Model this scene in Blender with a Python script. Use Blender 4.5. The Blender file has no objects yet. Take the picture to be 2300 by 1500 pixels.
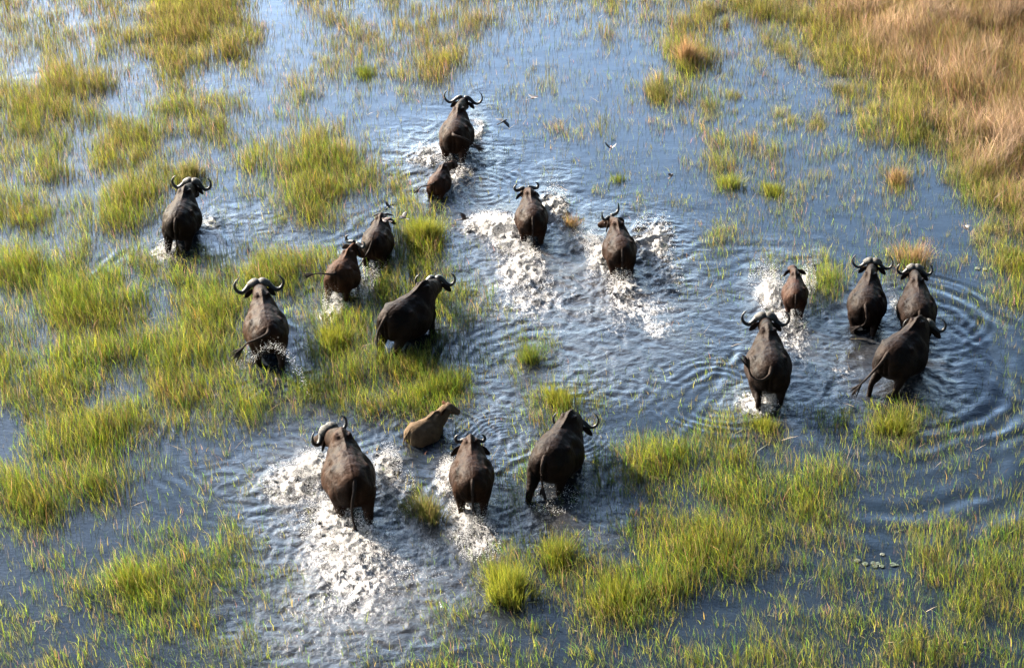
import bpy, bmesh, math
import numpy as np
from mathutils import Vector, Matrix

# ------------------------------------------------------------------ camera, sky, sun, exposure
scn = bpy.context.scene
PITCH, FPX, CAMH = math.radians(31.0), 5380.0, 28.0
cam_d = bpy.data.cameras.new("camera"); cam = bpy.data.objects.new("camera", cam_d)
scn.collection.objects.link(cam); scn.camera = cam
cam.location = (0, 0, CAMH); cam.rotation_euler = (math.pi/2 - PITCH, 0, 0)
cam_d.sensor_width = 36; cam_d.lens = FPX/2300*36; cam_d.clip_end = 6000; cam_d.clip_start = 0.5

SUN_AZ, SUN_EL = math.radians(-50), math.radians(26)       # azimuth measured clockwise from +Y (the view direction)
w = bpy.data.worlds.new("World"); scn.world = w; w.use_nodes = True
nt = w.node_tree; bg = nt.nodes["Background"]
sky = nt.nodes.new("ShaderNodeTexSky"); sky.sky_type = 'NISHITA'; sky.sun_disc = False
sky.sun_elevation = SUN_EL; sky.sun_rotation = SUN_AZ
sky.air_density = 1.0; sky.dust_density = 1.6; sky.ozone_density = 3.0
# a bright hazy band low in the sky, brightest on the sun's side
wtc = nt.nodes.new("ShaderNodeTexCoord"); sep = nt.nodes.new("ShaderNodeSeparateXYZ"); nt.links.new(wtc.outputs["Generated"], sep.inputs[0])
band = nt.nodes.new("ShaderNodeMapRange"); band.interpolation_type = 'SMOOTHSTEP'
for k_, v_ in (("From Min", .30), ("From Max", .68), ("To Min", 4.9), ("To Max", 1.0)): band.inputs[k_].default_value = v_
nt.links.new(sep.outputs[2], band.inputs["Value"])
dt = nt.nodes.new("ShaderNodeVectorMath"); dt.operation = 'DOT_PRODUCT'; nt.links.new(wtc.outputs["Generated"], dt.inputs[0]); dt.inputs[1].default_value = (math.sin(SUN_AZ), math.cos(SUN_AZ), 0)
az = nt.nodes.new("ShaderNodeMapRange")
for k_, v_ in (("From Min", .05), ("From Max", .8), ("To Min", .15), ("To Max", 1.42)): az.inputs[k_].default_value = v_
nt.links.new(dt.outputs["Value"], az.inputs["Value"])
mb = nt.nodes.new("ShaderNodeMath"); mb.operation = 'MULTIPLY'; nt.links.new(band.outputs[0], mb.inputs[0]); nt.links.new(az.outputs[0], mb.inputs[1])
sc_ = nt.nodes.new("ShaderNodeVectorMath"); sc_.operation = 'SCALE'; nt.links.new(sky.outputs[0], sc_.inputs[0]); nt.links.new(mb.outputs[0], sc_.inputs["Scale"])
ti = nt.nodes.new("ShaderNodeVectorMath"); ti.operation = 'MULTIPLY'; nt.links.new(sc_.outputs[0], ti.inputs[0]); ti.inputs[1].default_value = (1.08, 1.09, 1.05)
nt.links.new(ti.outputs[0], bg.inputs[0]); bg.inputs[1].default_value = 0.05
sd = bpy.data.lights.new("sun", 'SUN'); sd.energy = 5.0; sd.angle = math.radians(0.5); sd.color = (1, .88, .72)
so = bpy.data.objects.new("sun", sd); scn.collection.objects.link(so)
sv = Vector((math.sin(SUN_AZ)*math.cos(SUN_EL), math.cos(SUN_AZ)*math.cos(SUN_EL), math.sin(SUN_EL)))
so.rotation_euler = sv.to_track_quat('Z', 'Y').to_euler(); so.location = sv*60
scn.view_settings.view_transform = 'Standard'; scn.view_settings.look = 'None'
scn.view_settings.exposure = 2.4; scn.view_settings.gamma = 1

# ------------------------------------------------------------------ helpers
rng = np.random.default_rng(7)
cth, sth = math.cos(PITCH), math.sin(PITCH)
def unproj(px, py, z=0.0):
    u = (px-1150)/FPX; v = (py-750)/FPX
    dx, dy, dz = u, cth-v*sth, -sth-v*cth
    t = (z-CAMH)/dz
    return np.array([dx*t, dy*t, z])
def proj(x, y, z=0.0):
    zz = z-CAMH
    d = y*cth - zz*sth; up = y*sth + zz*cth
    return 1150+FPX*x/d, 750-FPX*up/d
def link(o, parent=None):
    scn.collection.objects.link(o)
    if parent is not None: o.parent = parent
    return o
def tag(o, label=None, cat=None, group=None, kind=None):
    if label: o["label"] = label
    if cat: o["category"] = cat
    if group: o["group"] = group
    if kind: o["kind"] = kind
    return o
def np_mesh(name, V, F, smooth=True):
    """V (n,3); F list of arrays (m,k) with k = 3 or 4"""
    me = bpy.data.meshes.new(name)
    V = np.asarray(V, np.float32)
    Fs = [np.asarray(f, np.int32) for f in F if len(f)]
    loops = np.concatenate([f.ravel() for f in Fs])
    tot = np.concatenate([np.full(len(f), f.shape[1], np.int32) for f in Fs])
    start = np.concatenate([[0], np.cumsum(tot)[:-1]]).astype(np.int32)
    me.vertices.add(len(V)); me.vertices.foreach_set("co", V.ravel())
    me.loops.add(len(loops)); me.loops.foreach_set("vertex_index", loops)
    me.polygons.add(len(tot)); me.polygons.foreach_set("loop_start", start)
    me.polygons.foreach_set("loop_total", tot)
    me.polygons.foreach_set("use_smooth", np.full(len(tot), smooth, bool))
    me.update(); me.validate()
    return me
def mobj(name, me, mat, parent=None):
    o = bpy.data.objects.new(name, me)
    if mat: me.materials.append(mat)
    return link(o, parent)
def attr(me, name, arr, typ='FLOAT'):
    a = me.attributes.new(name, typ, 'POINT')
    a.data.foreach_set('value' if typ == 'FLOAT' else 'color', np.asarray(arr, np.float32).ravel())
def catmull(P, n):
    """resample rows of P (m,k) to n rows with a Catmull-Rom curve"""
    P = np.asarray(P, float); m = len(P)
    Q = np.vstack([2*P[0]-P[1], P, 2*P[-1]-P[-2]])
    out = []
    for t in np.linspace(0, m-1, n):
        i = min(int(t), m-2); f = t-i
        a, b, c, d = Q[i], Q[i+1], Q[i+2], Q[i+3]
        out.append(.5*((2*b)+(c-a)*f+(2*a-5*b+4*c-d)*f*f+(-a+3*b-3*c+d)*f**3))
    return np.array(out)
class Geo:
    def __init__(s): s.V = []; s.T = []; s.Q = []; s.n = 0
    def add(s, V, T=None, Q=None):
        V = np.asarray(V, float); s.V.append(V)
        if T is not None and len(T): s.T.append(np.asarray(T)+s.n)
        if Q is not None and len(Q): s.Q.append(np.asarray(Q)+s.n)
        s.n += len(V)
    def mesh(s, name, smooth=True):
        F = []
        if s.Q: F.append(np.vstack(s.Q))
        if s.T: F.append(np.vstack(s.T))
        return np_mesh(name, np.vstack(s.V), F, smooth)
    def rings(s, R):
        """R (n,k,3) rings -> closed tube"""
        n, k, _ = R.shape
        V = np.vstack([R.reshape(-1, 3), R[0].mean(0), R[-1].mean(0)])
        i = np.arange(n-1)[:, None]*k; j = np.arange(k)[None]; j2 = (j+1) % k
        Q = np.stack([i+j, i+j2, i+k+j2, i+k+j], -1).reshape(-1, 4)
        j = np.arange(k); j2 = (j+1) % k; b = (n-1)*k
        T = np.vstack([np.stack([j2, j, np.full(k, n*k)], -1), np.stack([b+j, b+j2, np.full(k, n*k+1)], -1)])
        s.add(V, T, Q)
    def tube(s, pts, n=20, k=14, up=(0, 0, 1), sub=True):
        """pts rows: x,y,z,r_side,r_up"""
        P = np.asarray(pts, float)
        if P.shape[1] == 4: P = np.hstack([P, P[:, 3:4]])
        if sub: P = catmull(P, n)
        c = P[:, :3]; T = np.gradient(c, axis=0); T /= np.linalg.norm(T, axis=1)[:, None]+1e-9
        up = np.array(up, float); S = np.cross(T, up); nn = np.linalg.norm(S, axis=1)
        S[nn < 1e-3] = (1, 0, 0); S /= np.linalg.norm(S, axis=1)[:, None]
        U = np.cross(S, T)
        a = np.arange(k)/k*2*np.pi
        R = c[:, None]+S[:, None]*np.maximum(P[:, 3], .001)[:, None, None]*np.cos(a)[None, :, None]+U[:, None]*np.maximum(P[:, 4], .001)[:, None, None]*np.sin(a)[None, :, None]
        s.rings(R)
    def ball(s, c, r, n=10, k=14):
        t = np.linspace(.08, np.pi-.08, n); a = np.arange(k)/k*2*np.pi
        R = np.stack([np.sin(t)[:, None]*np.cos(a)[None], np.sin(t)[:, None]*np.sin(a)[None], -np.cos(t)[:, None]*np.ones(k)[None]], -1)
        s.rings(np.array(c)+R*np.array(r))

LAT = np.random.default_rng(3).random((6, 256, 256))
def vnoise(x, y, s=0):
    L = LAT[s % 6]; x = x+s*17.3; y = y+s*9.7
    xi = np.floor(x).astype(int); yi = np.floor(y).astype(int); fx = x-xi; fy = y-yi
    fx = fx**3*(fx*(fx*6-15)+10); fy = fy**3*(fy*(fy*6-15)+10)
    a = L[yi & 255, xi & 255]; b = L[yi & 255, (xi+1) & 255]; c = L[(yi+1) & 255, xi & 255]; d = L[(yi+1) & 255, (xi+1) & 255]
    return (a*(1-fx)+b*fx)*(1-fy)+(c*(1-fx)+d*fx)*fy
def fbm(x, y, o=4, s=0, g=.5):
    r = 0; a = 1; t = 0
    for k in range(o):
        r = r+a*vnoise(x*2**k*1.03+k*5.1, y*2**k+k*3.3, s+k); t += a; a *= g
    return r/t

# ------------------------------------------------------------------ materials
def mat(name):
    m = bpy.data.materials.new(name); m.use_nodes = True
    t = m.node_tree; return m, t, t.nodes, t.links, t.nodes["Principled BSDF"]
def N(ns, typ, **kw):
    n = ns.new(typ)
    for k, v in kw.items():
        if k in n.inputs: n.inputs[k].default_value = v
        else: setattr(n, k, v)
    return n
def ramp(ns, stops):
    r = ns.new("ShaderNodeValToRGB"); e = r.color_ramp.elements
    while len(e) < len(stops): e.new(.5)
    for i, (p, c) in enumerate(stops):
        e[i].position = p; e[i].color = (*c, 1) if len(c) == 3 else c
    return r
def hide_mat(name, dark, light, rough=.5, hair=0.0):
    m, t, ns, ls, b = mat(name)
    tc = ns.new("ShaderNodeTexCoord")
    n1 = N(ns, "ShaderNodeTexNoise", Scale=2.6, Detail=5.0, Roughness=.6); ls.new(tc.outputs["Object"], n1.inputs["Vector"])
    n2 = N(ns, "ShaderNodeTexNoise", Scale=26.0, Detail=6.0, Roughness=.65); ls.new(tc.outputs["Object"], n2.inputs["Vector"])
    mp = N(ns, "ShaderNodeMapping"); mp.inputs["Scale"].default_value = (60, 9, 22); ls.new(tc.outputs["Object"], mp.inputs["Vector"])
    n3 = N(ns, "ShaderNodeTexNoise", Scale=1.0, Detail=3.0, Roughness=.6); ls.new(mp.outputs[0], n3.inputs["Vector"])
    mx = N(ns, "ShaderNodeMath", operation='MULTIPLY_ADD'); ls.new(n2.outputs[0], mx.inputs[0]); mx.inputs[1].default_value = .35
    ls.new(n1.outputs[0], mx.inputs[2])
    r = ramp(ns, [(.44, dark), (.90, light)]); ls.new(mx.outputs[0], r.inputs[0]); ls.new(r.outputs[0], b.inputs["Base Color"])
    rr = N(ns, "ShaderNodeMapRange"); rr.inputs["To Min"].default_value = rough-.12; rr.inputs["To Max"].default_value = rough+.2
    ls.new(n1.outputs[0], rr.inputs["Value"]); ls.new(rr.outputs[0], b.inputs["Roughness"])
    ad = N(ns, "ShaderNodeMath", operation='MULTIPLY_ADD'); ls.new(n3.outputs[0], ad.inputs[0]); ad.inputs[1].default_value = .25+hair
    ls.new(n2.outputs[0], ad.inputs[2])
    bp = N(ns, "ShaderNodeBump", Strength=.55, Distance=.02+hair*.02); ls.new(ad.outputs[0], bp.inputs["Height"])
    n4 = N(ns, "ShaderNodeTexNoise", Scale=4.2, Detail=2.0); ls.new(tc.outputs["Object"], n4.inputs["Vector"])
    bp2 = N(ns, "ShaderNodeBump", Strength=.8, Distance=.08); ls.new(n4.outputs[0], bp2.inputs["Height"]); ls.new(bp2.outputs[0], bp.inputs["Normal"])
    ls.new(bp.outputs[0], b.inputs["Normal"])
    b.inputs["Specular IOR Level"].default_value = .045
    return m
M = {}
M['dark'] = hide_mat('dark_hide', (.0014, .0008, .0006), (.0180, .0092, .0056), .52)
M['brown'] = hide_mat('brown_hide', (.0020, .0010, .0006), (.0270, .0115, .0055), .52)
M['rust'] = hide_mat('rusty_hide', (.010, .005, .003), (.058, .024, .0105), .58, .3)
M['redbrown'] = hide_mat('wet_calf_hide', (.006, .003, .002), (.040, .016, .008), .48, .3)
M['calf'] = hide_mat('calf_hide', (.055, .036, .021), (.130, .088, .052), .75, .8)
M['tail'] = hide_mat('tail_hide', (.010, .007, .006), (.030, .020, .015), .6)
M['tuft'] = hide_mat('tuft_hair', (.010, .008, .008), (.03, .022, .018), .6, .5)
def horn_mat(name, a, b_, sc):
    m, t, ns, ls, b = mat(name)
    tc = ns.new("ShaderNodeTexCoord")
    n1 = N(ns, "ShaderNodeTexNoise", Scale=sc, Detail=6.0, Roughness=.7); ls.new(tc.outputs["Object"], n1.inputs["Vector"])
    r = ramp(ns, [(.35, a), (.7, b_)]); ls.new(n1.outputs[0], r.inputs[0]); ls.new(r.outputs[0], b.inputs["Base Color"])
    wv = N(ns, "ShaderNodeTexWave", Scale=9.0, Distortion=3.0, Detail=2.0); ls.new(tc.outputs["Object"], wv.inputs["Vector"])
    mx = N(ns, "ShaderNodeMath", operation='ADD'); ls.new(wv.outputs["Fac"], mx.inputs[0]); ls.new(n1.outputs[0], mx.inputs[1])
    mx.inputs[1].default_value = 0; wk = N(ns, 'ShaderNodeMath', operation='MULTIPLY'); ls.new(wv.outputs['Fac'], wk.inputs[0]); wk.inputs[1].default_value = .12 if sc < 10 else 0.0; ls.new(wk.outputs[0], mx.inputs[0])
    bp = N(ns, "ShaderNodeBump", Strength=.8 if sc > 10 else .5, Distance=.03 if sc > 10 else .02); ls.new(mx.outputs[0], bp.inputs["Height"]); ls.new(bp.outputs[0], b.inputs["Normal"])
    b.inputs["Roughness"].default_value = .36 if sc < 10 else .6
    b.inputs['Specular IOR Level'].default_value = .25
    return m
M['horn'] = horn_mat('horn', (.012, .012, .012), (.038, .035, .032), 7)
M['boss'] = horn_mat('old_boss', (.02, .018, .016), (.085, .075, .06), 18)
m, t, ns, ls, b = mat('eye_black'); b.inputs["Base Color"].default_value = (.01, .008, .006, 1); b.inputs["Roughness"].default_value = .1
tn = N(ns, "ShaderNodeTexNoise", Scale=40.0); rr = ramp(ns, [(.3, (.006, .005, .004)), (.8, (.02, .014, .01))]); ls.new(tn.outputs[0], rr.inputs[0]); ls.new(rr.outputs[0], b.inputs["Base Color"])
M['eye'] = m

def grass_mat(name, trans=.45, rough=.5):
    m, t, ns, ls, b = mat(name)
    a = N(ns, "ShaderNodeAttribute", attribute_name="col")
    tc = ns.new("ShaderNodeTexCoord"); n1 = N(ns, "ShaderNodeTexNoise", Scale=1.1, Detail=3.0); ls.new(tc.outputs["Object"], n1.inputs["Vector"])
    mr = N(ns, "ShaderNodeMapRange"); mr.inputs["To Min"].default_value = .72; mr.inputs["To Max"].default_value = 1.28; ls.new(n1.outputs[0], mr.inputs["Value"])
    vm = N(ns, "ShaderNodeVectorMath", operation='SCALE'); ls.new(a.outputs["Color"], vm.inputs[0]); ls.new(mr.outputs[0], vm.inputs["Scale"])
    ls.new(vm.outputs[0], b.inputs["Base Color"]); b.inputs["Roughness"].default_value = rough; b.inputs["Specular IOR Level"].default_value = .35
    tr = ns.new("ShaderNodeBsdfTranslucent"); ls.new(vm.outputs[0], tr.inputs["Color"])
    mx = ns.new("ShaderNodeMixShader"); mx.inputs[0].default_value = trans
    ls.new(b.outputs[0], mx.inputs[1]); ls.new(tr.outputs[0], mx.inputs[2]); ls.new(mx.outputs[0], ns["Material Output"].inputs[0])
    return m
M['grass'] = grass_mat('marsh_grass', .5)
M['tan'] = grass_mat('dry_grass', .5, .6)

def water_mat():
    m, t, ns, ls, b = mat('water')
    tc = ns.new("ShaderNodeTexCoord")
    b.inputs["Base Color"].default_value = (.018, .026, .032, 1); b.inputs["Roughness"].default_value = .06; b.inputs["IOR"].default_value = 1.42
    wn = N(ns, "ShaderNodeTexNoise", Scale=1.1, Detail=4.0); ls.new(tc.outputs["Object"], wn.inputs["Vector"])
    wr = ramp(ns, [(.3, (.006, .011, .018)), (.75, (.011, .017, .025))]); ls.new(wn.outputs[0], wr.inputs[0])
    silt = N(ns, "ShaderNodeMix", data_type='RGBA'); ta = N(ns, "ShaderNodeAttribute", attribute_name="turb"); sm = N(ns, "ShaderNodeMath", operation='MULTIPLY'); ls.new(ta.outputs["Fac"], sm.inputs[0]); ls.new(wn.outputs[0], sm.inputs[1])
    ls.new(sm.outputs[0], silt.inputs[0]); ls.new(wr.outputs[0], silt.inputs[6]); silt.inputs[7].default_value = (.040, .028, .016, 1); ls.new(silt.outputs[2], b.inputs["Base Color"])
    # fine ripples
    mp = N(ns, "ShaderNodeMapping"); mp.inputs["Scale"].default_value = (1.0, 2.2, 1); ls.new(tc.outputs["Object"], mp.inputs["Vector"])
    r1 = N(ns, "ShaderNodeTexNoise", Scale=7.0, Detail=4.0, Roughness=.6, Distortion=.4); ls.new(mp.outputs[0], r1.inputs["Vector"])
    tb = N(ns, "ShaderNodeAttribute", attribute_name="turb")
    r2 = N(ns, "ShaderNodeTexNoise", Scale=11.0, Detail=6.0, Roughness=.7, Distortion=1.0); ls.new(tc.outputs["Object"], r2.inputs["Vector"])
    mu = N(ns, "ShaderNodeMath", operation='MULTIPLY'); ls.new(r2.outputs[0], mu.inputs[0]); ls.new(tb.outputs["Fac"], mu.inputs[1])
    ma = N(ns, "ShaderNodeMath", operation='MULTIPLY_ADD'); ls.new(mu.outputs[0], ma.inputs[0]); ma.inputs[1].default_value = 9.0; ls.new(r1.outputs[0], ma.inputs[2])
    bp = N(ns, "ShaderNodeBump", Strength=1.0, Distance=.0034); ls.new(ma.outputs[0], bp.inputs["Height"]); ls.new(bp.outputs[0], b.inputs["Normal"])
    # foam
    fo = N(ns, "ShaderNodeAttribute", attribute_name="foam")
    fmp = N(ns, "ShaderNodeMapping"); fmp.inputs["Scale"].default_value = (1.15, .55, 1); fmp.inputs["Rotation"].default_value = (0, 0, .12); ls.new(tc.outputs["Object"], fmp.inputs["Vector"])
    n1 = N(ns, "ShaderNodeTexNoise", Scale=8.0, Detail=12.0, Roughness=.78, Distortion=.8); ls.new(fmp.outputs[0], n1.inputs["Vector"])
    n2 = N(ns, "ShaderNodeTexNoise", Scale=6.0, Detail=9.0, Roughness=.68, Distortion=1.6); ls.new(fmp.outputs[0], n2.inputs["Vector"])
    s1 = N(ns, "ShaderNodeMath", operation='SUBTRACT'); ls.new(n2.outputs[0], s1.inputs[0]); s1.inputs[1].default_value = .5
    s2 = N(ns, "ShaderNodeMath", operation='ABSOLUTE'); ls.new(s1.outputs[0], s2.inputs[0])
    s3 = N(ns, "ShaderNodeMath", operation='MULTIPLY_ADD'); ls.new(s2.outputs[0], s3.inputs[0]); s3.inputs[1].default_value = -2.6; ls.new(n1.outputs[0], s3.inputs[2])
    s4 = N(ns, "ShaderNodeMath", operation='MULTIPLY_ADD'); ls.new(s3.outputs[0], s4.inputs[0]); s4.inputs[1].default_value = 1.2; ls.new(fo.outputs["Fac"], s4.inputs[2])
    mr = N(ns, "ShaderNodeMapRange", interpolation_type='SMOOTHSTEP'); mr.inputs["From Min"].default_value = .86; mr.inputs["From Max"].default_value = 1.20; ls.new(s4.outputs[0], mr.inputs["Value"])
    gt = N(ns, "ShaderNodeMath", operation='GREATER_THAN'); gt.inputs[1].default_value = .02; ls.new(fo.outputs["Fac"], gt.inputs[0])
    mm = N(ns, "ShaderNodeMath", operation='MULTIPLY'); ls.new(mr.outputs[0], mm.inputs[0]); ls.new(gt.outputs[0], mm.inputs[1])
    f = ns.new("ShaderNodeBsdfPrincipled"); f.inputs["Roughness"].default_value = .55
    fr = ramp(ns, [(.35, (.24, .225, .21)), (.62, (.54, .53, .52))]); ls.new(n1.outputs[0], fr.inputs[0]); ls.new(fr.outputs[0], f.inputs["Base Color"])
    fb = N(ns, "ShaderNodeBump", Strength=1.0, Distance=.05); ls.new(s3.outputs[0], fb.inputs["Height"]); ls.new(fb.outputs[0], f.inputs["Normal"])
    mx = ns.new("ShaderNodeMixShader"); ls.new(mm.outputs[0], mx.inputs[0]); ls.new(b.outputs[0], mx.inputs[1]); ls.new(f.outputs[0], mx.inputs[2])
    ls.new(mx.outputs[0], ns["Material Output"].inputs[0])
    return m
M['water'] = water_mat()
m, t, ns, ls, b = mat('spray'); b.inputs["Roughness"].default_value = .3
tn = N(ns, "ShaderNodeTexNoise", Scale=3.0); rr = ramp(ns, [(.3, (.50, .48, .45)), (.7, (.66, .65, .64))]); ls.new(tn.outputs[0], rr.inputs[0]); ls.new(rr.outputs[0], b.inputs["Base Color"])
tr = ns.new("ShaderNodeBsdfTranslucent"); tr.inputs[0].default_value = (.85, .85, .85, 1); mx = ns.new("ShaderNodeMixShader"); mx.inputs[0].default_value = .35
ls.new(b.outputs[0], mx.inputs[1]); ls.new(tr.outputs[0], mx.inputs[2]); ls.new(mx.outputs[0], ns["Material Output"].inputs[0])
M['spray'] = m
m, t, ns, ls, b = mat('marsh_mud'); tc = ns.new("ShaderNodeTexCoord")
tn = N(ns, "ShaderNodeTexNoise", Scale=3.0, Detail=8.0); ls.new(tc.outputs["Object"], tn.inputs["Vector"]); rr = ramp(ns, [(.3, (.05, .035, .02)), (.7, (.13, .09, .05))]); ls.new(tn.outputs[0], rr.inputs[0]); ls.new(rr.outputs[0], b.inputs["Base Color"]); b.inputs["Roughness"].default_value = .9
M['mud'] = m
def simple(name, a, c, rough=.6, sc=20.0):
    m, t, ns, ls, b = mat(name); tc = ns.new("ShaderNodeTexCoord")
    tn = N(ns, "ShaderNodeTexNoise", Scale=sc, Detail=4.0); ls.new(tc.outputs["Object"], tn.inputs["Vector"]); rr = ramp(ns, [(.3, a), (.7, c)]); ls.new(tn.outputs[0], rr.inputs[0])
    ls.new(rr.outputs[0], b.inputs["Base Color"]); b.inputs["Roughness"].default_value = rough
    return m
M['bird_pink'] = simple('pinkish_plumage', (.12, .06, .05), (.20, .11, .09))
M['bird_dark'] = simple('dark_plumage', (.008, .007, .008), (.025, .02, .018))
M['bird_brown'] = simple('brown_plumage', (.035, .017, .011), (.07, .036, .022))
M['lily'] = simple('lily_leaf', (.025, .040, .022), (.05, .068, .04), .7, 12.0)
M['pale_lily'] = simple('pale_lily_leaf', (.05, .056, .038), (.08, .09, .065), .7, 12.0)

# ------------------------------------------------------------------ maps read off the place (grass density on a 50 px grid of the view)
DENS = """5434546887720353353544564343454465457778999999999
"""
DENS = [
"5434546887"+"7203533544"+"5643434544"+"6545777899"+"999999",
"4444455875"+"6511334565"+"5321122322"+"7532566889"+"999999",
"3355333763"+"4312353476"+"5211111111"+"6732445689"+"978999",
"4566634433"+"2325245256"+"2112321135"+"5321312367"+"867999",
"5466532545"+"4122211110"+"0022112124"+"4531222467"+"766899",
"6644478456"+"2114432000"+"0011354313"+"1342235246"+"667889",
"5543567323"+"4655665300"+"0111111111"+"1466554324"+"535677",
"4364522663"+"4775577512"+"0111111311"+"2365544233"+"533777",
"6643267512"+"2567677761"+"1111111232"+"2251553123"+"621577",
"7732466202"+"1356643365"+"1000131111"+"2244232111"+"111256",
"3346434221"+"3211122567"+"2100030001"+"1264232115"+"421256",
"6657537534"+"5777732465"+"5410000011"+"1232545523"+"544267",
"7778753466"+"4676655898"+"6410000000"+"1121315622"+"333137",
"3368884577"+"6465445887"+"7620000000"+"1111114311"+"234223",
"5248987665"+"5322665436"+"7413200000"+"1112112110"+"011112",
"7257888676"+"7313887545"+"5235400000"+"1211001110"+"000112",
"7476776788"+"6324787766"+"5323212111"+"1242001100"+"000112",
"5377565678"+"8634545477"+"7322664112"+"1132001110"+"001112",
"3477765766"+"6632223345"+"4222654111"+"1344433435"+"642212",
"3488866322"+"1111111111"+"1222122236"+"6666644445"+"643322",
"3457643322"+"2211111111"+"2332433457"+"7777655543"+"443222",
"8877643222"+"2221001131"+"1244323667"+"6677766633"+"332223",
"7876642232"+"2221001054"+"2234113556"+"6567656533"+"222233",
"3542222222"+"3321000154"+"3212123345"+"5665544222"+"334444",
"1122332454"+"5321000023"+"1247765435"+"5665532322"+"345555",
"1223476555"+"4432000021"+"1388765566"+"6654223332"+"355555",
"1234566543"+"2333100033"+"2376544776"+"5321233332"+"455554",
"2233554344"+"4432111145"+"4233335642"+"1111233444"+"444444",
"3333443334"+"4432112234"+"4334444322"+"2233444444"+"555444",
"3433334344"+"4333213444"+"4445554323"+"4444555455"+"555544"]
DG = np.array([[int(c) for c in r] for r in DENS], float)
DG[:10, :16] = np.minimum(DG[:10, :16]*1.15+.5, 9); DG[23:, :11] += .9; DG[11:19, :20] = np.minimum(DG[11:19, :20]*1.1+.7, 9.5); DG[23:, 28:] += .9; DG[19:28, 20:38] *= 1.12; DG[:6, 16:34] += .4
def dens_at(x, y):
    px, py = proj(x, y, 0.0)
    gx = np.clip(px/50-.5, 0, 44.999); gy = np.clip((py-14)/50-.5, 0, 28.999)
    i = gx.astype(int); j = gy.astype(int); fx = gx-i; fy = gy-j
    d = (DG[j, i]*(1-fx)+DG[j, i+1]*fx)*(1-fy)+(DG[j+1, i]*(1-fx)+DG[j+1, i+1]*fx)*fy
    return d, px, py
def tan_at(px, py):
    """0..1 how dry and tall the grass is (the bank in the upper right)"""
    e = (px-1830)/1.0-py*.92+60
    return np.clip(e/260+.15, 0, 1)*(py < 620)

# foam and painted glitter: px, py, rx, ry, strength
FOAM_GLITTER = [(640,1165,46,50,.55),(840,1230,64,50,.75),(900,1260,60,46,.6),(720,1260,70,50,.6),(800,1350,130,60,.6),(880,1380,70,50,.5),(760,1430,110,40,.45),(985,1290,40,24,.5),(640,1080,60,30,.6),(1150,690,60,36,.6),(1250,650,80,60,.45),(1440,690,110,50,.55),(1350,690,60,50,.45),(1100,1270,60,40,.4),(1200,720,100,40,.5),(1830,800,60,60,.35),(1990,760,60,40,.35),(1720,760,30,20,.35),(1010,470,60,24,.4),(900,370,50,14,.35),
(660,1085,48,34,1.0),(700,1050,40,30,1.0),(640,1125,28,30,.75),(690,1110,40,40,.7),(745,1180,55,60,1.0),(790,1215,70,45,1.0),
(760,1250,70,40,.85),(800,1300,95,50,.85),(760,1370,100,45,.62),(850,1330,60,40,.62),(850,1400,80,45,.45),(870,1060,26,36,1.0),(895,1110,30,40,.7),
(930,1180,45,45,.62),(960,1235,40,28,.7),(940,1290,60,35,.5),(870,1160,30,50,.8),(680,1200,30,30,.5),(690,1320,50,40,.4),(700,1400,50,40,.35),
(1008,1072,22,34,.95),(1040,1165,32,44,.95),(1090,1165,26,34,.7),(1075,1215,42,34,.8),(1040,1270,40,45,.45),(1000,1150,22,28,.5),(1090,1270,30,40,.45),
(1235,1125,55,30,.42),(1290,1110,25,30,.5),(1180,1170,40,20,.35),
(1115,508,52,26,1.15),(1150,545,45,40,.95),(1090,520,24,12,.9),(1240,480,26,44,.7),(1260,520,30,40,.5),(1180,605,34,44,1.05),(1150,640,45,24,.75),(1200,680,85,34,.72),(1215,720,60,22,.5),
(1255,600,50,50,.40),(1140,690,30,20,.5),(1280,560,40,25,.6),(1275,670,35,30,.55),
(1338,575,26,40,1.1),(1300,550,36,24,.75),(1370,620,30,30,.7),(1455,545,30,36,.55),(1480,600,34,44,.62),(1500,650,26,34,.45),(1400,655,34,28,.85),(1430,700,80,28,.75),(1480,735,42,24,.75),(1380,730,50,26,.55),(1310,650,40,40,.35),(1310,715,30,30,.5),
(955,352,34,28,.78),(985,340,18,34,.7),(935,375,20,10,.5),(1075,300,9,30,1.1),(1050,370,46,30,.7),(1085,350,24,30,.5),(1030,400,40,20,.65),(983,438,22,13,1.1),(1030,440,40,16,.6),(960,430,22,16,.5),
(1735,660,30,34,1.15),(1760,690,24,26,.9),(1817,630,12,26,.9),(1785,720,30,28,.8),(1790,765,36,30,.72),(1800,810,30,34,.55),(1760,760,30,20,.5),
(1705,910,38,24,1.0),(1735,890,22,18,.9),(1700,940,26,14,.5),(1880,848,46,13,.6),(2007,680,11,32,.8),(1950,735,42,22,.42),(1930,800,40,26,.3),
(748,690,24,34,.95),(755,660,14,24,.8),(825,630,24,40,.5),(850,600,20,16,.6),(375,568,26,18,.85),(480,494,26,11,.9),(400,575,26,12,.5),(548,812,20,20,.6),(610,850,30,16,.45),(690,780,12,14,.5),
(1100,1110,14,24,.5),(1320,1075,12,28,.6),(2010,890,50,26,.35),(2105,735,24,14,.4),(1870,650,12,10,.4),(1895,640,30,8,.4),(2000,905,26,12,.45),(70,190,14,24,.25),(95,240,10,30,.25)]  # last two spots paint the far-left sun glitter on the water as thin foam
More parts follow.
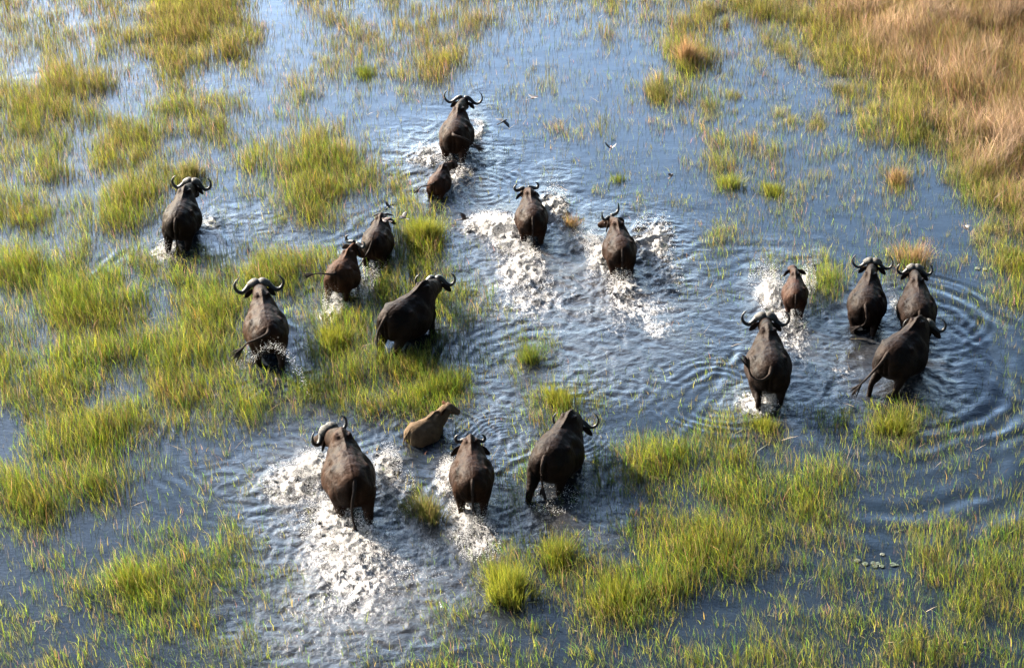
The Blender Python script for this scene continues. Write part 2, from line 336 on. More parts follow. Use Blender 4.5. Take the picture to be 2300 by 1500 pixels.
TURB = [(1300,800,260,110,.55),(760,900,260,80,.5),(480,620,110,60,.5),(1950,820,200,120,.6),(1100,900,260,70,.45),(820,1330,260,150,.8),(1290,620,260,140,.9),(1010,400,110,70,.8),
(1800,760,160,110,.6),(2050,900,130,70,.6),(640,500,180,50,.35),(1250,1180,160,70,.6),(1080,1150,130,90,.8),(720,1450,250,70,.6),(1050,1330,120,90,.5),(1500,780,170,60,.4),(770,660,110,60,.6),(600,860,120,40,.4),(1220,1000,180,60,.4)]

SPRAYS = [(1110,515,60,22,5200,.55),(1150,545,40,30,3000,.5),(1240,475,34,45,2300,.75),(1180,600,34,34,3000,.6),(1190,640,45,30,1500,.3),
 (1340,575,24,36,2600,.55),(1300,545,40,20,1500,.35),(1470,545,44,55,2400,.6),(1490,620,40,44,1500,.35),(1395,650,30,24,1600,.45),
 (1074,305,10,26,1500,.65),(955,355,40,28,1800,.4),(1045,365,45,30,1800,.35),(983,435,18,12,1500,.35),(1000,345,40,10,500,.5),
 (1735,668,26,28,3600,.85),(1710,640,26,22,700,.8),(1817,640,12,22,1200,.7),(1785,725,28,22,1400,.35),(1705,912,30,20,2000,.4),(1740,895,18,14,900,.3),
 (655,1090,50,36,3600,.45),(700,1055,38,24,3200,.5),(870,1065,26,34,2800,.55),(745,1185,50,50,3600,.4),(800,1215,60,36,3200,.4),(895,1115,30,40,1600,.35),(820,1290,80,40,2200,.25),
 (1006,1075,20,30,1800,.4),(1040,1170,28,40,2400,.45),(1085,1180,26,26,1400,.35),(1075,1225,36,28,1200,.25),
 (748,690,20,30,1900,.45),(825,640,24,34,900,.3),(375,565,22,16,1200,.3),(478,494,24,9,1100,.3),(548,812,18,16,500,.3),(2007,680,9,26,700,.3),
 (1240,1125,44,22,900,.25),(1320,1075,9,26,500,.3),(850,598,18,14,500,.3),(690,775,9,12,250,.3),(1410,600,8,30,300,.4)]
# ------------------------------------------------------------------ buffalo
def smoothed_union(geo, name, voxel, iters=6, dents=None):
    me = geo.mesh(name+'_raw'); o = bpy.data.objects.new('tmp', me); scn.collection.objects.link(o)
    r = o.modifiers.new('r', 'REMESH'); r.mode = 'VOXEL'; r.voxel_size = voxel; r.use_smooth_shade = True
    s = o.modifiers.new('s', 'SMOOTH'); s.factor = .5; s.iterations = iters
    dg = bpy.context.evaluated_depsgraph_get(); ev = o.evaluated_get(dg)
    out = bpy.data.meshes.new_from_object(ev); out.name = name
    bpy.data.objects.remove(o); bpy.data.meshes.remove(me)
    out.polygons.foreach_set("use_smooth", np.ones(len(out.polygons), bool))
    if dents is not None:
        n = len(out.vertices); co = np.empty(n*3, np.float32); out.vertices.foreach_get('co', co); co = co.reshape(-1, 3).astype(float)
        nr = np.empty(n*3, np.float32); out.vertex_normals.foreach_get('vector', nr); nr = nr.reshape(-1, 3)
        SY, sd = dents; q = co/SY; am = np.zeros(n)
        
        for (x, y, z, rx, ry, rz, a) in DENTS:
            for sx in (-1, 1): am += 1.5*a*np.exp(-(((q[:, 0]-sx*x)/rx)**2+((q[:, 1]-y)/ry)**2+((q[:, 2]-z)/rz)**2))
        trunk = (q[:, 1] < .5)*(q[:, 2] > .5)
        am += trunk*(.022*(fbm(q[:, 1]*3.2+sd, q[:, 2]*3.2+np.sign(q[:, 0])*7, 2, 1)-.5)+.007*(fbm(q[:, 1]*9+sd, q[:, 2]*3+np.sign(q[:, 0])*3, 2, 2)-.5))
        co += nr*(am*SY[0])[:, None]; out.vertices.foreach_set('co', co.astype(np.float32).ravel()); out.update()
    return out
DENTS = [(.34,-.22,1.16,.10,.13,.12,-.045),(.20,-.22,1.34,.08,.22,.06,-.018),(.25,.13,1.15,.10,.10,.20,-.030),(.25,-.70,1.20,.07,.12,.09,-.030),(.10,.16,1.42,.07,.14,.05,-.022),
  (.30,-.45,1.25,.06,.07,.06,.020),(.13,.40,1.40,.05,.08,.06,.018),(.34,-.62,.92,.12,.14,.16,.020),(.05,-1.0,.98,.04,.10,.22,-.035),(.40,-.05,.85,.12,.3,.2,.012)]
def rot2(a): return np.array([math.sin(a), math.cos(a), 0.0]), np.array([math.cos(a), -math.sin(a), 0.0])  # forward, right for a clockwise yaw

HORNS = {
 'bull': (.53, [(.012,.03,.03,.085,.075),(.10,.03,.075,.10,.085),(.19,.02,.03,.080,.066),(.28,-.01,-.06,.062,.056),(.37,-.03,-.115,.050,.048),(.46,-.03,-.09,.041,.041),(.52,-.03,-.01,.035,.035),(.53,-.03,.085,.028,.028),(.49,-.02,.17,.020,.020),(.435,-.01,.215,.011,.011),(.41,0,.222,.004,.004)]),
 'wide': (.53, [(.03,.02,.05,.055,.05),(.11,.02,.055,.066,.056),(.20,.01,.005,.058,.050),(.29,-.01,-.07,.048,.045),(.38,-.02,-.10,.041,.040),(.47,-.02,-.06,.034,.034),(.525,-.02,.03,.028,.028),(.53,-.02,.13,.021,.021),(.49,-.01,.215,.014,.014),(.45,0,.255,.007,.007),(.43,0,.27,.003,.003)]),
 'curl': (.31, [(.05,.0,.05,.055,.05),(.13,.0,.04,.06,.05),(.21,-.01,.01,.053,.048),(.285,-.02,.02,.045,.043),(.315,-.02,.09,.034,.034),(.285,-.02,.155,.022,.022),(.24,-.02,.175,.010,.010),(.22,-.02,.175,.003,.003)]),
 'up': (.32, [(.05,.0,.05,.05,.05),(.14,.0,.04,.052,.048),(.23,-.01,.05,.044,.042),(.30,-.02,.11,.035,.034),(.325,-.02,.20,.025,.025),(.32,-.02,.29,.012,.012),(.315,-.02,.33,.003,.003)]),
 'flat': (.36, [(.05,.0,.05,.055,.045),(.14,-.01,.07,.05,.042),(.23,-.03,.06,.040,.034),(.31,-.06,.05,.025,.022),(.36,-.08,.04,.006,.006)]),
}
FOOT = []    # footprints (x, y, heading, half length, half width), so that no grass grows through a body
TAILS = {
 'hang': [(0,-.93,1.27),(0,-1.03,1.17),(.0,-1.06,1.0),(.0,-1.03,.82),(.02,-1.02,.66)],
 'hang_low': [(0,-.93,1.27),(-.02,-1.03,1.17),(-.07,-1.10,1.0),(-.09,-1.13,.76),(-.05,-1.16,.50)],
 'left': [(0,-.93,1.28),(-.06,-1.04,1.27),(-.25,-1.10,1.22),(-.45,-1.12,1.16),(-.60,-1.15,1.02)],
 'left_out': [(0,-.93,1.28),(-.08,-1.04,1.30),(-.24,-1.10,1.32),(-.42,-1.14,1.32),(-.60,-1.18,1.27)],
 'curl_up': [(0,-.93,1.28),(-.05,-1.06,1.22),(-.20,-1.12,1.16),(-.38,-1.08,1.22),(-.46,-1.0,1.42)],
 'right_far': [(0,-.93,1.28),(.06,-1.03,1.30),(.22,-1.08,1.28),(.42,-1.10,1.20),(.60,-1.14,1.08)],
 'swing_left': [(0,-.93,1.28),(-.05,-1.05,1.14),(-.16,-1.16,.95),(-.26,-1.26,.78),(-.34,-1.34,.66)],
 'swing_right': [(0,-.93,1.27),(.04,-1.04,1.18),(.06,-1.07,1.0),(.0,-1.05,.84),(-.12,-1.06,.76)],
}
def make_buffalo(name, label, cat, tail_px, poll_px, s=1.0, ny=0.0, hy=0.0, hp=40, depth=.45, skin='dark', horns=None, hs=.5, boss='horn',
                 tail='hang', lift=0, ear=1.0, neck=.68, nw=1.0, group='buffalo of the herd', gait=(0, 0, 0, 0), poll_z=None, width=1.0):
    ny, hy_, hp = math.radians(ny), math.radians(hy), math.radians(hp)
    neckL = neck
    lv = np.array([neckL*math.sin(ny), (.93+.50)+neckL*math.cos(ny)])*s
    WT = unproj(*tail_px, 1.27*s-depth)
    if poll_z is None:
        zs = np.linspace(.35*s, 1.55*s-depth, 60)
        L = np.array([np.hypot(*(unproj(*poll_px, z)-WT)[:2]) for z in zs])
        pz = zs[np.argmin(abs(L-np.hypot(*lv)))]
    else: pz = poll_z
    WP = unproj(*poll_px, pz); D = (WP-WT)[:2]
    ly = np.clip(np.hypot(*D)/np.hypot(*lv), .8, 1.2)
    head = math.atan2(D[0], D[1])-math.atan2(lv[0], lv[1])
    f, r = rot2(head)
    ctr = (WT[:2]+WP[:2])/2; lc = np.array([lv[0]/2, (-.93*s+lv[1]-.93*s)/2])*ly
    loc = ctr - lc[0]*r[:2] - lc[1]*f[:2]
    root = link(bpy.data.objects.new(name, None)); root.empty_display_size = .3
    root.location = (loc[0], loc[1], -depth); root.rotation_euler = (0, 0, -head)
    tag(root, label, cat, group)
    zp = (pz+depth)/s                        # poll height in model units
    print(name, 'loc', loc.round(2), 'heading %.0f' % math.degrees(head), 'poll z %.2f' % zp, 'stretch %.2f' % ly)
    SY = np.array([s, s*ly, s])
    g = Geo()
    # trunk: y, half width, widest height, top, bottom, upper exponent
    ST = np.array([(-1.0,.07,1.12,1.20,1.02,1.0),(-.97,.17,1.08,1.27,.86,.95),(-.87,.275,1.03,1.345,.72,.9),(-.68,.345,1.0,1.40,.58,.85),(-.45,.400,.93,1.415,.52,.95),(-.20,.445,.88,1.40,.46,1.05),
                   (.02,.425,.88,1.40,.43,1.2),(.22,.345,.92,1.44,.44,1.35),(.40,.27,1.0,1.49,.50,1.4),(.55,.20,1.06,1.46,.58,1.3),(.66,.13,1.10,1.36,.74,1.1)])
    P = catmull(ST, 44); a = np.arange(36)/36*2*np.pi; c, sn = np.cos(a), np.sin(a)
    R = np.zeros((44, 36, 3))
    for i, (y, wd, zc, zt, zb, e) in enumerate(P):
        ex = np.where(sn > 0, e*1.12, .85)
        R[i, :, 0] = 1.05*wd*width*np.sign(c)*np.abs(c)**ex; R[i, :, 1] = y
        R[i, :, 2] = np.where(sn > 0, zc+(zt-zc)*np.abs(sn)**.95, zc-(zc-zb)*np.abs(sn)**.9)
    g.rings(R)
    g.tube([(0,-.90,1.31,.03),(0,-.6,1.385,.03),(0,-.1,1.378,.028),(0,.2,1.42,.03),(0,.40,1.475,.035),(0,.56,1.43,.04)], 20, 10)
    # neck
    fn, rn = rot2(ny)
    poll = np.array([0, .50, 0])+fn*neckL+np.array([0, 0, zp])
    nb = poll-np.array([0, 0, .13])
    q0 = np.array([0, .24, 1.08]); q1 = np.array([0, .56, 1.18+.25*min(0, zp-1.3)])+fn*.03; q2 = (q1*.4+nb*.6)+rn*0
    g.tube([(*q0,.22*nw,.34),(*q1,.165*nw,.28),(*q2,.135*nw,.205),(*nb,.12*nw,.16)], 18, 20)
    g.tube([(*(q0+[0,.1,.31]),.06,.05),(*(q1+[0,0,.24]),.06,.05),(*(q2+[0,0,.17]),.05,.045),(*(nb+[0,0,.12]),.045,.04)], 14, 10)   # crest
    # head
    fh, rh = rot2(ny+hy_); fdir = fh*math.cos(hp)-np.array([0, 0, 1])*math.sin(hp); hu = np.cross(rh, fdir)
    h0 = nb-fdir*.05
    hpts = []
    hl_ = 1.0 if horns else .84
    for d_, wd, ht, off in [(0,.14,.155,0),(.10,.155,.165,0),(.20,.145,.155,-.005),(.32,.108,.125,-.01),(.44,.098,.10,-.02),(.52,.100,.092,-.025),(.56,.07,.06,-.03)]:
        hpts.append((*(h0+fdir*d_*hl_+hu*off), wd*(1 if horns else 1.12), ht*(1 if horns else 1.12)))
    g.tube(hpts, 20, 18, up=tuple(hu))
    g.ball(h0+fdir*.14+hu*.09, (.11, .10, .07))
    for sx in (-1, 1):
        g.ball(h0+fdir*.17+rh*sx*.125+hu*.05, (.035, .04, .035))          # brow
        g.ball(h0+fdir*.50*hl_+rh*sx*.055+hu*.02, (.04, .04, .04))            # nostril pad
        # hip and pin bones, shoulder blade, haunch
        g.tube([(sx*.26,-.36,1.20,.05),(sx*.27,-.47,1.235,.06),(sx*.24,-.60,1.21,.07),(sx*.17,-.80,1.17,.08),(sx*.11,-.93,1.16,.06)], 14, 12)
        g.tube([(sx*.08,.38,1.42,.05,.09),(sx*.15,.32,1.22,.08,.13),(sx*.20,.36,.92,.10,.14),(sx*.20,.36,.72,.08,.12)], 14, 14, up=(0, 1, 0))
        k = 0 if sx < 0 else 1
        dh, df = gait[k], gait[2+k]
        if lift == sx:      # a raised hind leg, hoof thrown back
            g.tube([(sx*.19,-.60,1.10,.16,.24),(sx*.24,-.66,.82,.15,.20),(sx*.23,-.80,.66,.10,.12),(sx*.22,-1.02,.60,.065,.075),(sx*.21,-1.12,.42,.05,.055),(sx*.21,-1.20,.28,.065,.07),(sx*.21,-1.24,.22,.05,.05)], 26, 16, up=(0, 1, 0))
        else:
            g.tube([(sx*.19,-.62,1.10,.16,.25),(sx*.235,-.66+dh*.2,.86,.16,.22),(sx*.235,-.74+dh*.5,.66,.11,.13),(sx*.225,-.88+dh*.8,.46,.065,.085),(sx*.22,-.84+dh,.22,.05,.055),(sx*.22,-.80+dh,.08,.065,.07),(sx*.22,-.78+dh,.0,.07,.08)], 26, 16, up=(0, 1, 0))
        g.tube([(sx*.20,.40,.80,.10,.14),(sx*.20,.38+df*.4,.62,.085,.11),(sx*.195,.42+df*.8,.40,.065,.07),(sx*.19,.41+df,.20,.048,.05),(sx*.19,.43+df,.07,.062,.065),(sx*.19,.45+df,.0,.07,.075)], 22, 14, up=(0, 1, 0))
    g.V = [v*SY for v in g.V]
    body = mobj('body', smoothed_union(g, 'body', .017*max(s, .7), 5, (SY, tail_px[0]*.01)), M[skin], root)
    # ears
    for sx in (-1, 1):
        e = Geo(); b0 = h0+fdir*.03+rh*sx*.13+hu*.02
        out = rh*sx*.85-np.array([0, 0, 1])*(.45 if horns else .22)-fh*(.38 if horns else .6); out /= np.linalg.norm(out)
        L = .29*ear*(.82 if horns in ('bull', 'wide') else 1.0)
        e.tube([(*b0,.03,.03),(*(b0+out*L*.25),.055*ear,.022),(*(b0+out*L*.55),.075*ear,.018),(*(b0+out*L*.85-np.array([0,0,.02])),.05*ear,.012),(*(b0+out*L-np.array([0,0,.03])),.008,.006)], 12, 12, up=tuple(np.cross(out, (0, 0, 1))))
        e.V = [v*SY for v in e.V]; mobj('ear', e.mesh('ear'), M['tail' if skin != 'calf' else 'rust'], root)
        y = Geo(); y.ball(h0+fdir*.185+rh*sx*.142+hu*.035, (.02, .02, .02), 8, 10); y.V = [v*SY for v in y.V]; mobj('eye', y.mesh('eye'), M['eye'], root)
    if horns:
        half, pts = HORNS[horns]; k = hs/half
        kk = hs/half/s
        hz = np.array([0, 0, 1.0])*.93+fh*.15
        for sx in (-1, 1):
            q = []
            for (x, y, z, r1, r2) in pts:
                rk = kk**.75
                pos = h0+hu*.10+fdir*.04+rh*sx*x*kk+fh*(y)*kk+hz*z*kk
                q.append((*pos, r2*rk, r1*rk))
            h = Geo(); h.tube(q, 34, 14, up=tuple(fh)); h.V = [v*SY for v in h.V]
            mobj('horn', h.mesh('horn'), M['horn'], root)
        if boss == 'boss':
            h = Geo(); c0 = h0+hu*.10+fdir*.04+fh*.01*kk+np.array([0, 0, .03])
            for sx in (-1, 1): h.tube([(*(c0+rh*sx*.01*kk+[0,0,.03]),.085,.06),(*(c0+rh*sx*.07*kk+[0,0,.06]),.11,.08),(*(c0+rh*sx*.15*kk+[0,0,.035]),.10,.075),(*(c0+rh*sx*.23*kk+[0,0,-.01]),.070,.060)], 14, 14, up=(0, 0, 1))
            h.V = [v*SY for v in h.V]; mobj('horn_boss', smoothed_union(h, 'horn_boss', .014, 2), M['boss'], root)
    # tail and tuft
    tp = np.array(TAILS[tail]); tp = np.vstack([tp[0]+[0, .07, .02], tp])
    rad = np.array([.05, .045, .034, .026, .02, .017])
    tg = Geo(); tg.tube(np.hstack([tp, rad[:, None]]), 24, 10); tg.V = [v*SY for v in tg.V]
    to = mobj('tail', tg.mesh('tail'), M['tail'] if skin != 'calf' else M['calf'], root)
    tt = Geo(); end = tp[-1]; d = tp[-1]-tp[-2]; d /= np.linalg.norm(d)
    rg = np.random.default_rng(int(tail_px[0]))
    for i in range(16):
        j = rg.normal(0, .22, 3); dd = d+j; dd /= np.linalg.norm(dd); L = rg.uniform(.14, .28)
        mid = end+dd*L*.5+rg.normal(0, .01, 3); tip = end+dd*L+np.array([0, 0, -.05])*rg.random()
        tt.tube([(*(end-d*.07),.016),(*mid,.014),(*tip,.003)], 7, 6)
    tt.V = [v*SY for v in tt.V]; mobj('tail_tuft', tt.mesh('tail_tuft'), M['tuft'], to)
    FOOT.append((loc[0], loc[1], head, 1.0*s*ly, .42*s, label))
    return root

B = make_buffalo
B('buffalo', 'big dark buffalo leading the herd at the far end, tail swinging right', 'buffalo', (1018,303), (1040,222), .98, 3, 0, 35, .45, 'brown', 'wide', .50, tail='right_far', gait=(.1,-.2,.2,-.1))
B('buffalo', 'buffalo with grey horn boss alone at the left among green grass', 'buffalo', (394,496), (429,412), 1.0, 0, 6, 45, .42, 'dark', 'bull', .49, 'boss', 'hang', gait=(-.1,.1,0,.1))
B('buffalo', 'heavy bull with widest horns, tail bent left, wading through tall green grass', 'buffalo', (603,745), (582,640), 1.08, 0, 0, 45, .42, 'brown', 'bull', .555, 'boss', 'left', nw=1.2, gait=(.2,-.1,0,0))
B('buffalo', 'reddish brown buffalo with tail held straight out to the left', 'buffalo', (760,606), (787,556), .86, 6, 22, 45, .34, 'rust', 'curl', .30, 'horn', 'left_out', neck=.36, poll_z=.92, gait=(-.15,.15,0,0))
B('buffalo', 'brown cow with flat spread horns and a small bird over its neck', 'buffalo', (836,546), (860,484), .84, -8, -4, 35, .38, 'brown', 'flat', .26, 'horn', 'swing_left', gait=(.1,-.1,0,0))
B('buffalo', 'dark bull angled right in bright grass beside the reddish buffalo', 'buffalo', (866,714), (978,630), 1.08, -18, -20, 40, .42, 'dark', 'bull', .45, 'horn', 'hang_low', nw=1.2, gait=(.1,-.1,0,0))
B('buffalo', 'buffalo with small curled horns throwing white spray to its left', 'buffalo', (1197,492), (1183,424), .88, -6, -6, 30, .42, 'brown', 'curl', .30, 'horn', 'hang', ear=.9)
B('buffalo', 'buffalo with upright horns turning its head left, large ear out right', 'buffalo', (1398,564), (1374,488), .88, -8, -38, 30, .42, 'brown', 'up', .31, 'horn', 'hang', ear=1.15)
B('buffalo', 'bull with pale grey horn boss and tail curled up on its left hip', 'buffalo', (1732,832), (1720,716), 1.1, 0, 0, 48, .46, 'dark', 'bull', .52, 'boss', 'curl_up', -1, gait=(0,.1,0,0))
B('buffalo', 'slim dark buffalo left of the close pair on the right side', 'buffalo', (1944,688), (1960,592), .97, 0, -4, 38, .48, 'dark', 'wide', .46, 'boss', 'swing_right')
B('buffalo', 'buffalo with brown spine wading right of its close neighbour, rump hidden by a bull', 'buffalo', (2066,702), (2055,606), .97, 0, 0, 40, .44, 'dark', 'bull', .40, 'boss', 'hang')
B('buffalo', 'large bull angled right with one hind leg thrown back and tail swinging left', 'buffalo', (1992,798), (2078,732), 1.1, -10, -22, 42, .40, 'dark', 'bull', .46, 'boss', 'swing_left', -1, neck=.50)
B('buffalo', 'bull with hairy head turned left charging out of thick white foam', 'buffalo', (796,1084), (742,968), 1.16, -10, -28, 30, .44, 'brown', 'bull', .50, 'boss', 'hang_low', nw=1.3, gait=(.2,-.1,0,0))
B('buffalo', 'buffalo with short curled horns and drooping dark ears between two bulls', 'buffalo', (1061,1082), (1056,990), .98, 0, 0, 34, .38, 'brown', 'curl', .30, 'horn', 'hang', ear=1.2, neck=.54)
B('buffalo', 'dark buffalo with slim wide horns, rightmost of the front row, hind leg stepping back', 'buffalo', (1222,1030), (1293,948), 1.1, -8, -10, 32, .44, 'dark', 'wide', .47, 'horn', 'hang', neck=.46, nw=1.25, gait=(-.3,.2,0,0))
CG = 'young calves running with the herd'
B('buffalo_calf', 'wet brown calf splashing directly behind the leading buffalo', 'calf', (975,412), (1013,365), .62, 8, 10, 20, .32, 'redbrown', None, .1, 'horn', 'left', group=CG)
B('buffalo_calf', 'reddish brown calf leaping with white splash on its left side', 'calf', (1788,664), (1782,600), .66, -4, -10, 15, .18, 'redbrown', None, .1, 'horn', 'hang', group=CG, ear=1.25)
B('buffalo_calf', 'fluffy light tan calf wading in open water, head raised to the right', 'calf', (922,968), (1000,908), .72, 12, 40, 14, .60, 'calf', None, .1, 'horn', 'hang_low', group=CG, ear=1.1, poll_z=.56, neck=.42, nw=1.4)

# ------------------------------------------------------------------ ground under the water, water surface
ext = lambda a, b, st, far: np.concatenate([a-np.geomspace(far, st*2, 22), np.arange(a, b, st), b+np.geomspace(st*2, far, 22)])
xs = ext(-20, 20, .8, 2500); ys = ext(20, 80, .8, 2500)
X, Y = np.meshgrid(xs, ys)
px, py = proj(X, np.maximum(Y, 5))
bank = np.clip((tan_at(px, np.minimum(py, 600))-.45)*2.2, 0, 1)*(Y > 45)*(X > 2)
Z = -.62+bank*.60+.05*vnoise(X*.7, Y*.7, 1)
def grid_mesh(name, X, Y, Z):
    n, m_ = X.shape; i = np.arange(n-1)[:, None]*m_; j = np.arange(m_-1)[None]
    Q = np.stack([i+j, i+j+1, i+m_+j+1, i+m_+j], -1).reshape(-1, 4)
    return np_mesh(name, np.stack([X, Y, Z], -1).reshape(-1, 3), [Q])
tag(mobj('marsh_bed', grid_mesh('marsh_bed', X, Y, Z), M['mud']), kind='structure')

st = .042
xs = ext(-18.5, 18.5, st, 2500); ys = ext(31, 71, st, 2500)
X, Y = np.meshgrid(xs, ys)
PX, PY = proj(X, np.maximum(Y, 8)); core = (X > -18.4) & (X < 18.4) & (Y > 31.1) & (Y < 70.9)
foam = np.zeros_like(X); turb = np.zeros_like(X)
wob = (fbm(X*1.3, Y*1.3, 3, 1)-.5); wob2 = (fbm(X*1.3+40, Y*1.3, 3, 2)-.5)
for (fx, fy, rx, ry, a) in FOAM_GLITTER:
    d2 = ((PX-fx+wob*50)/(rx*1.15))**2+((PY-fy+wob2*40)/(ry*1.15))**2
    foam = np.maximum(foam, .75*a*np.exp(-d2*.62)); turb = np.maximum(turb, .9*a*np.exp(-d2*.22))
for (fx, fy, rx, ry, a) in TURB:
    d2 = ((PX-fx)/rx)**2+((PY-fy)/ry)**2; turb = np.maximum(turb, a*np.exp(-d2**1.5*.8))
foam *= core; turb *= core
n1 = np.abs(fbm(X*1.6+wob*2, Y*1.6, 3, 0)-.5)*2; n2 = np.abs(fbm(X*4.2+wob*4, Y*4.2, 3, 2)-.5)*2; n3 = fbm(X*10, Y*10, 2, 4)-.5
H = .006*(fbm(X*.55, Y*1.1, 3, 5)-.5)+.0035*(fbm(X*1.6, Y*3.6, 3, 1)-.5)
H += turb*(.080*(.35-n1)+.045*(.35-n2)+.016*n3)
lump = fbm(X*3.0+9, Y*3.0, 4, 3)
H += np.clip(foam, 0, 1.2)**2*(.02+.16*np.clip(lump-.40, 0, 1)+.09*n3)
lump2 = fbm(X*7.0+3, Y*7.0, 4, 0, .65); big = np.zeros_like(X)
for a_ in SPRAYS:
    if a_[4] < 1400: continue
    c = unproj(a_[0], a_[1]); q = ((X-c[0]+wob*.5)/(a_[2]/100.))**2+((Y-c[1]+wob2*.5)/(a_[3]/55.))**2; big = np.maximum(big, a_[5]*np.exp(-q*1.1))
H += big*core*np.clip(lump2-.36, 0, .4)*.75; foam = np.maximum(foam, np.clip(big*1.7, 0, .70))
def rings(cx, cy, r0, wd, lam, A, a0=None, a1=None):
    global H
    c = unproj(cx, cy); dx, dy = X-c[0], Y-c[1]; r = np.hypot(dx, dy)+.9*(fbm(X*.45, Y*.45, 3, 2)-.5)
    m_ = np.exp(-((r-r0)/wd)**2)
    if a0 is not None:
        an = np.degrees(np.arctan2(dy, dx)); mid = (a0+a1)/2; m_ = m_*np.exp(-((((an-mid+180) % 360)-180)/((a1-a0)/2))**4)
    H += A*m_*np.clip(1.1+wob2*3.2, .1, 1.6)*np.sin(2*np.pi*r/lam)
rings(1960, 800, 3.0, 1.2, .52, .007, -75, 75); rings(1960, 800, 3.9, .7, .62, .008, -100, 70)
rings(1980, 1000, 3.2, 1.4, .85, .010, -110, 30); rings(2060, 700, 1.5, .6, 0.32, .005, -80, 80)
rings(975, 985, 1.1, .6, .18, .006); rings(1150, 1000, .8, .7, .13, .006); rings(1280, 960, .8, .7, .15, .005); rings(1080, 430, .7, .5, .2, .005)
rings(750, 940, 1.6, .7, .26, .006); rings(1700, 650, 1.6, 1.4, .5, .003); rings(600, 1000, 2.0, 1.0, .3, .004);
rings(1230, 830, 1.6, .9, .3, .005); rings(1620, 900, 1.0, .6, .25, .004)
for (x0, y0, hd, hl, hw, _) in FOOT:       # bow waves and wakes of every animal
    dx, dy = X-x0, Y-y0; u_ = dx*math.sin(hd)+dy*math.cos(hd); v_ = dx*math.cos(hd)-dy*math.sin(hd)
    arm = np.abs(v_)-(hw+.1+.42*(hl*.9-u_)); m_ = np.exp(-(arm/.30)**2)*np.clip(1-(hl-u_)/5, 0, 1)*(u_ < hl*1.1)
    H += .013*m_*np.clip(wob*4+.7, 0, 1.5)*np.cos(arm*2*np.pi/.42+wob2*6)
H *= core
wme = grid_mesh('water', X, Y, H)
attr(wme, 'foam', foam); attr(wme, 'turb', np.clip(turb, 0, 1))
tag(mobj('water', wme, M['water']), kind='structure')
def hgt(x, y):
    i = np.clip(((x+18.5)/st).astype(int)+22, 0, X.shape[1]-1); j = np.clip(((y-31)/st).astype(int)+22, 0, X.shape[0]-1); return H[j, i]

# ------------------------------------------------------------------ grass blades
def blades(name, P, L, W, lean, bend, col, m, tip=None):
    """P (n,3) feet, L length, W width, lean (n,2) horizontal lean per unit length, bend extra lean of the tip"""
    n = len(P); a = rng.uniform(0, 2*np.pi, n); a = a*.45  # mostly face the sides
    wv = np.stack([np.cos(a), np.sin(a), np.zeros(n)], -1)*W[:, None]*.5
    up = np.sqrt(np.clip(1-(lean**2).sum(1), .1, 1))
    mid = P+np.concatenate([lean*L[:, None]*.5, (up*L*.52)[:, None]], 1)
    tp = P+np.concatenate([(lean+bend)*L[:, None], (np.sqrt(np.clip(1-((lean+bend*.8)**2).sum(1), .04, 1))*L)[:, None]], 1)
    V = np.stack([P-wv, P+wv, mid+wv*.75, mid-wv*.75, tp], 1).reshape(-1, 3)
    k = np.arange(n)[:, None]*5
    me = np_mesh(name, V, [k+np.array([[0, 1, 2, 3]]), k+np.array([[3, 2, 4]])])
    C = np.repeat(np.hstack([col, np.ones((n, 1))])[:, None], 5, 1)
    if tip is not None: C[:, 4, :3] = tip; C[:, 2:4, :3] = C[:, 2:4, :3]*.55+tip[:, None]*.45
    attr(me, 'col', C.reshape(-1, 4), 'FLOAT_COLOR')
    return mobj(name, me, m)
def outside(x, y):
    ok = np.ones(len(x), bool)
    for (x0, y0, hd, hl, hw, _) in FOOT:
        dx, dy = x-x0, y-y0; u_ = dx*math.sin(hd)+dy*math.cos(hd); v_ = dx*math.cos(hd)-dy*math.sin(hd)
        ok &= ((u_/(hl*1.05))**2+(v_/(hw*1.15))**2) > 1
    return ok
def colours(n, px, py, dry, kv):
    """per-blade colour: green, yellow green, olive, straw"""
    G = np.array([(.070, .125, .013), (.185, .200, .016), (.125, .115, .026), (.21, .150, .065), (.15, .090, .040)])
    up_ = np.clip(1-py/650, 0, 1); r = rng.random(n)
    p_str = np.clip(.10+.22*up_+dry*1.0, 0, .82); p_rus = np.clip(dry*.45, 0, .5); p_ol = .22+.40*up_; p_y = .38
    idx = np.where(r < p_str*(1-p_rus), 3, np.where(r < p_str, 4, 0)); r2 = rng.random(n)+(kv-.5)*.5
    idx = np.where(idx == 0, np.where(r2 < p_ol, 2, np.where(r2 < p_ol+p_y, 1, 0)), idx)
    return G[idx]*rng.uniform(.45, 1.55, (n, 1))*(1+rng.normal(0, .08, (n, 3)))
# clusters
NC = 230000
cx = rng.uniform(-17.8, 17.8, NC); cy = rng.uniform(32.5, 70.5, NC)
d, px, py = dens_at(cx, cy)
inview = (px > -160) & (px < 2460) & (py > -140) & (py < 1640)
patch = .5*fbm(cx*1.5, cy*1.5, 3, 2)+.5*fbm(cx*3.1, cy*2.3, 3, 4)          # uneven inside each patch
de = np.clip(d*(.50+1.02*np.clip((patch-.33)/.32, 0, 1.1)), 0, 10)
fm = np.zeros(NC)
jj = np.clip(((cy-31)/st).astype(int)+22, 0, X.shape[0]-1); ii = np.clip(((cx+18.5)/st).astype(int)+22, 0, X.shape[1]-1); fm = foam[jj, ii]
prob = (de/9.5)**1.05*.74+.02*(d > .5); prob *= np.clip(1-fm*1.1, .06, 1)
keep = (rng.random(NC) < prob) & inview & outside(cx, cy)
cx, cy, de, px, py, patch = [a_[keep] for a_ in (cx, cy, de, px, py, patch)]
cnt = np.maximum(1, rng.poisson(1.0+de*.55)); cnt = np.where(rng.random(len(cx)) < .05+.012*de, cnt*3, cnt)
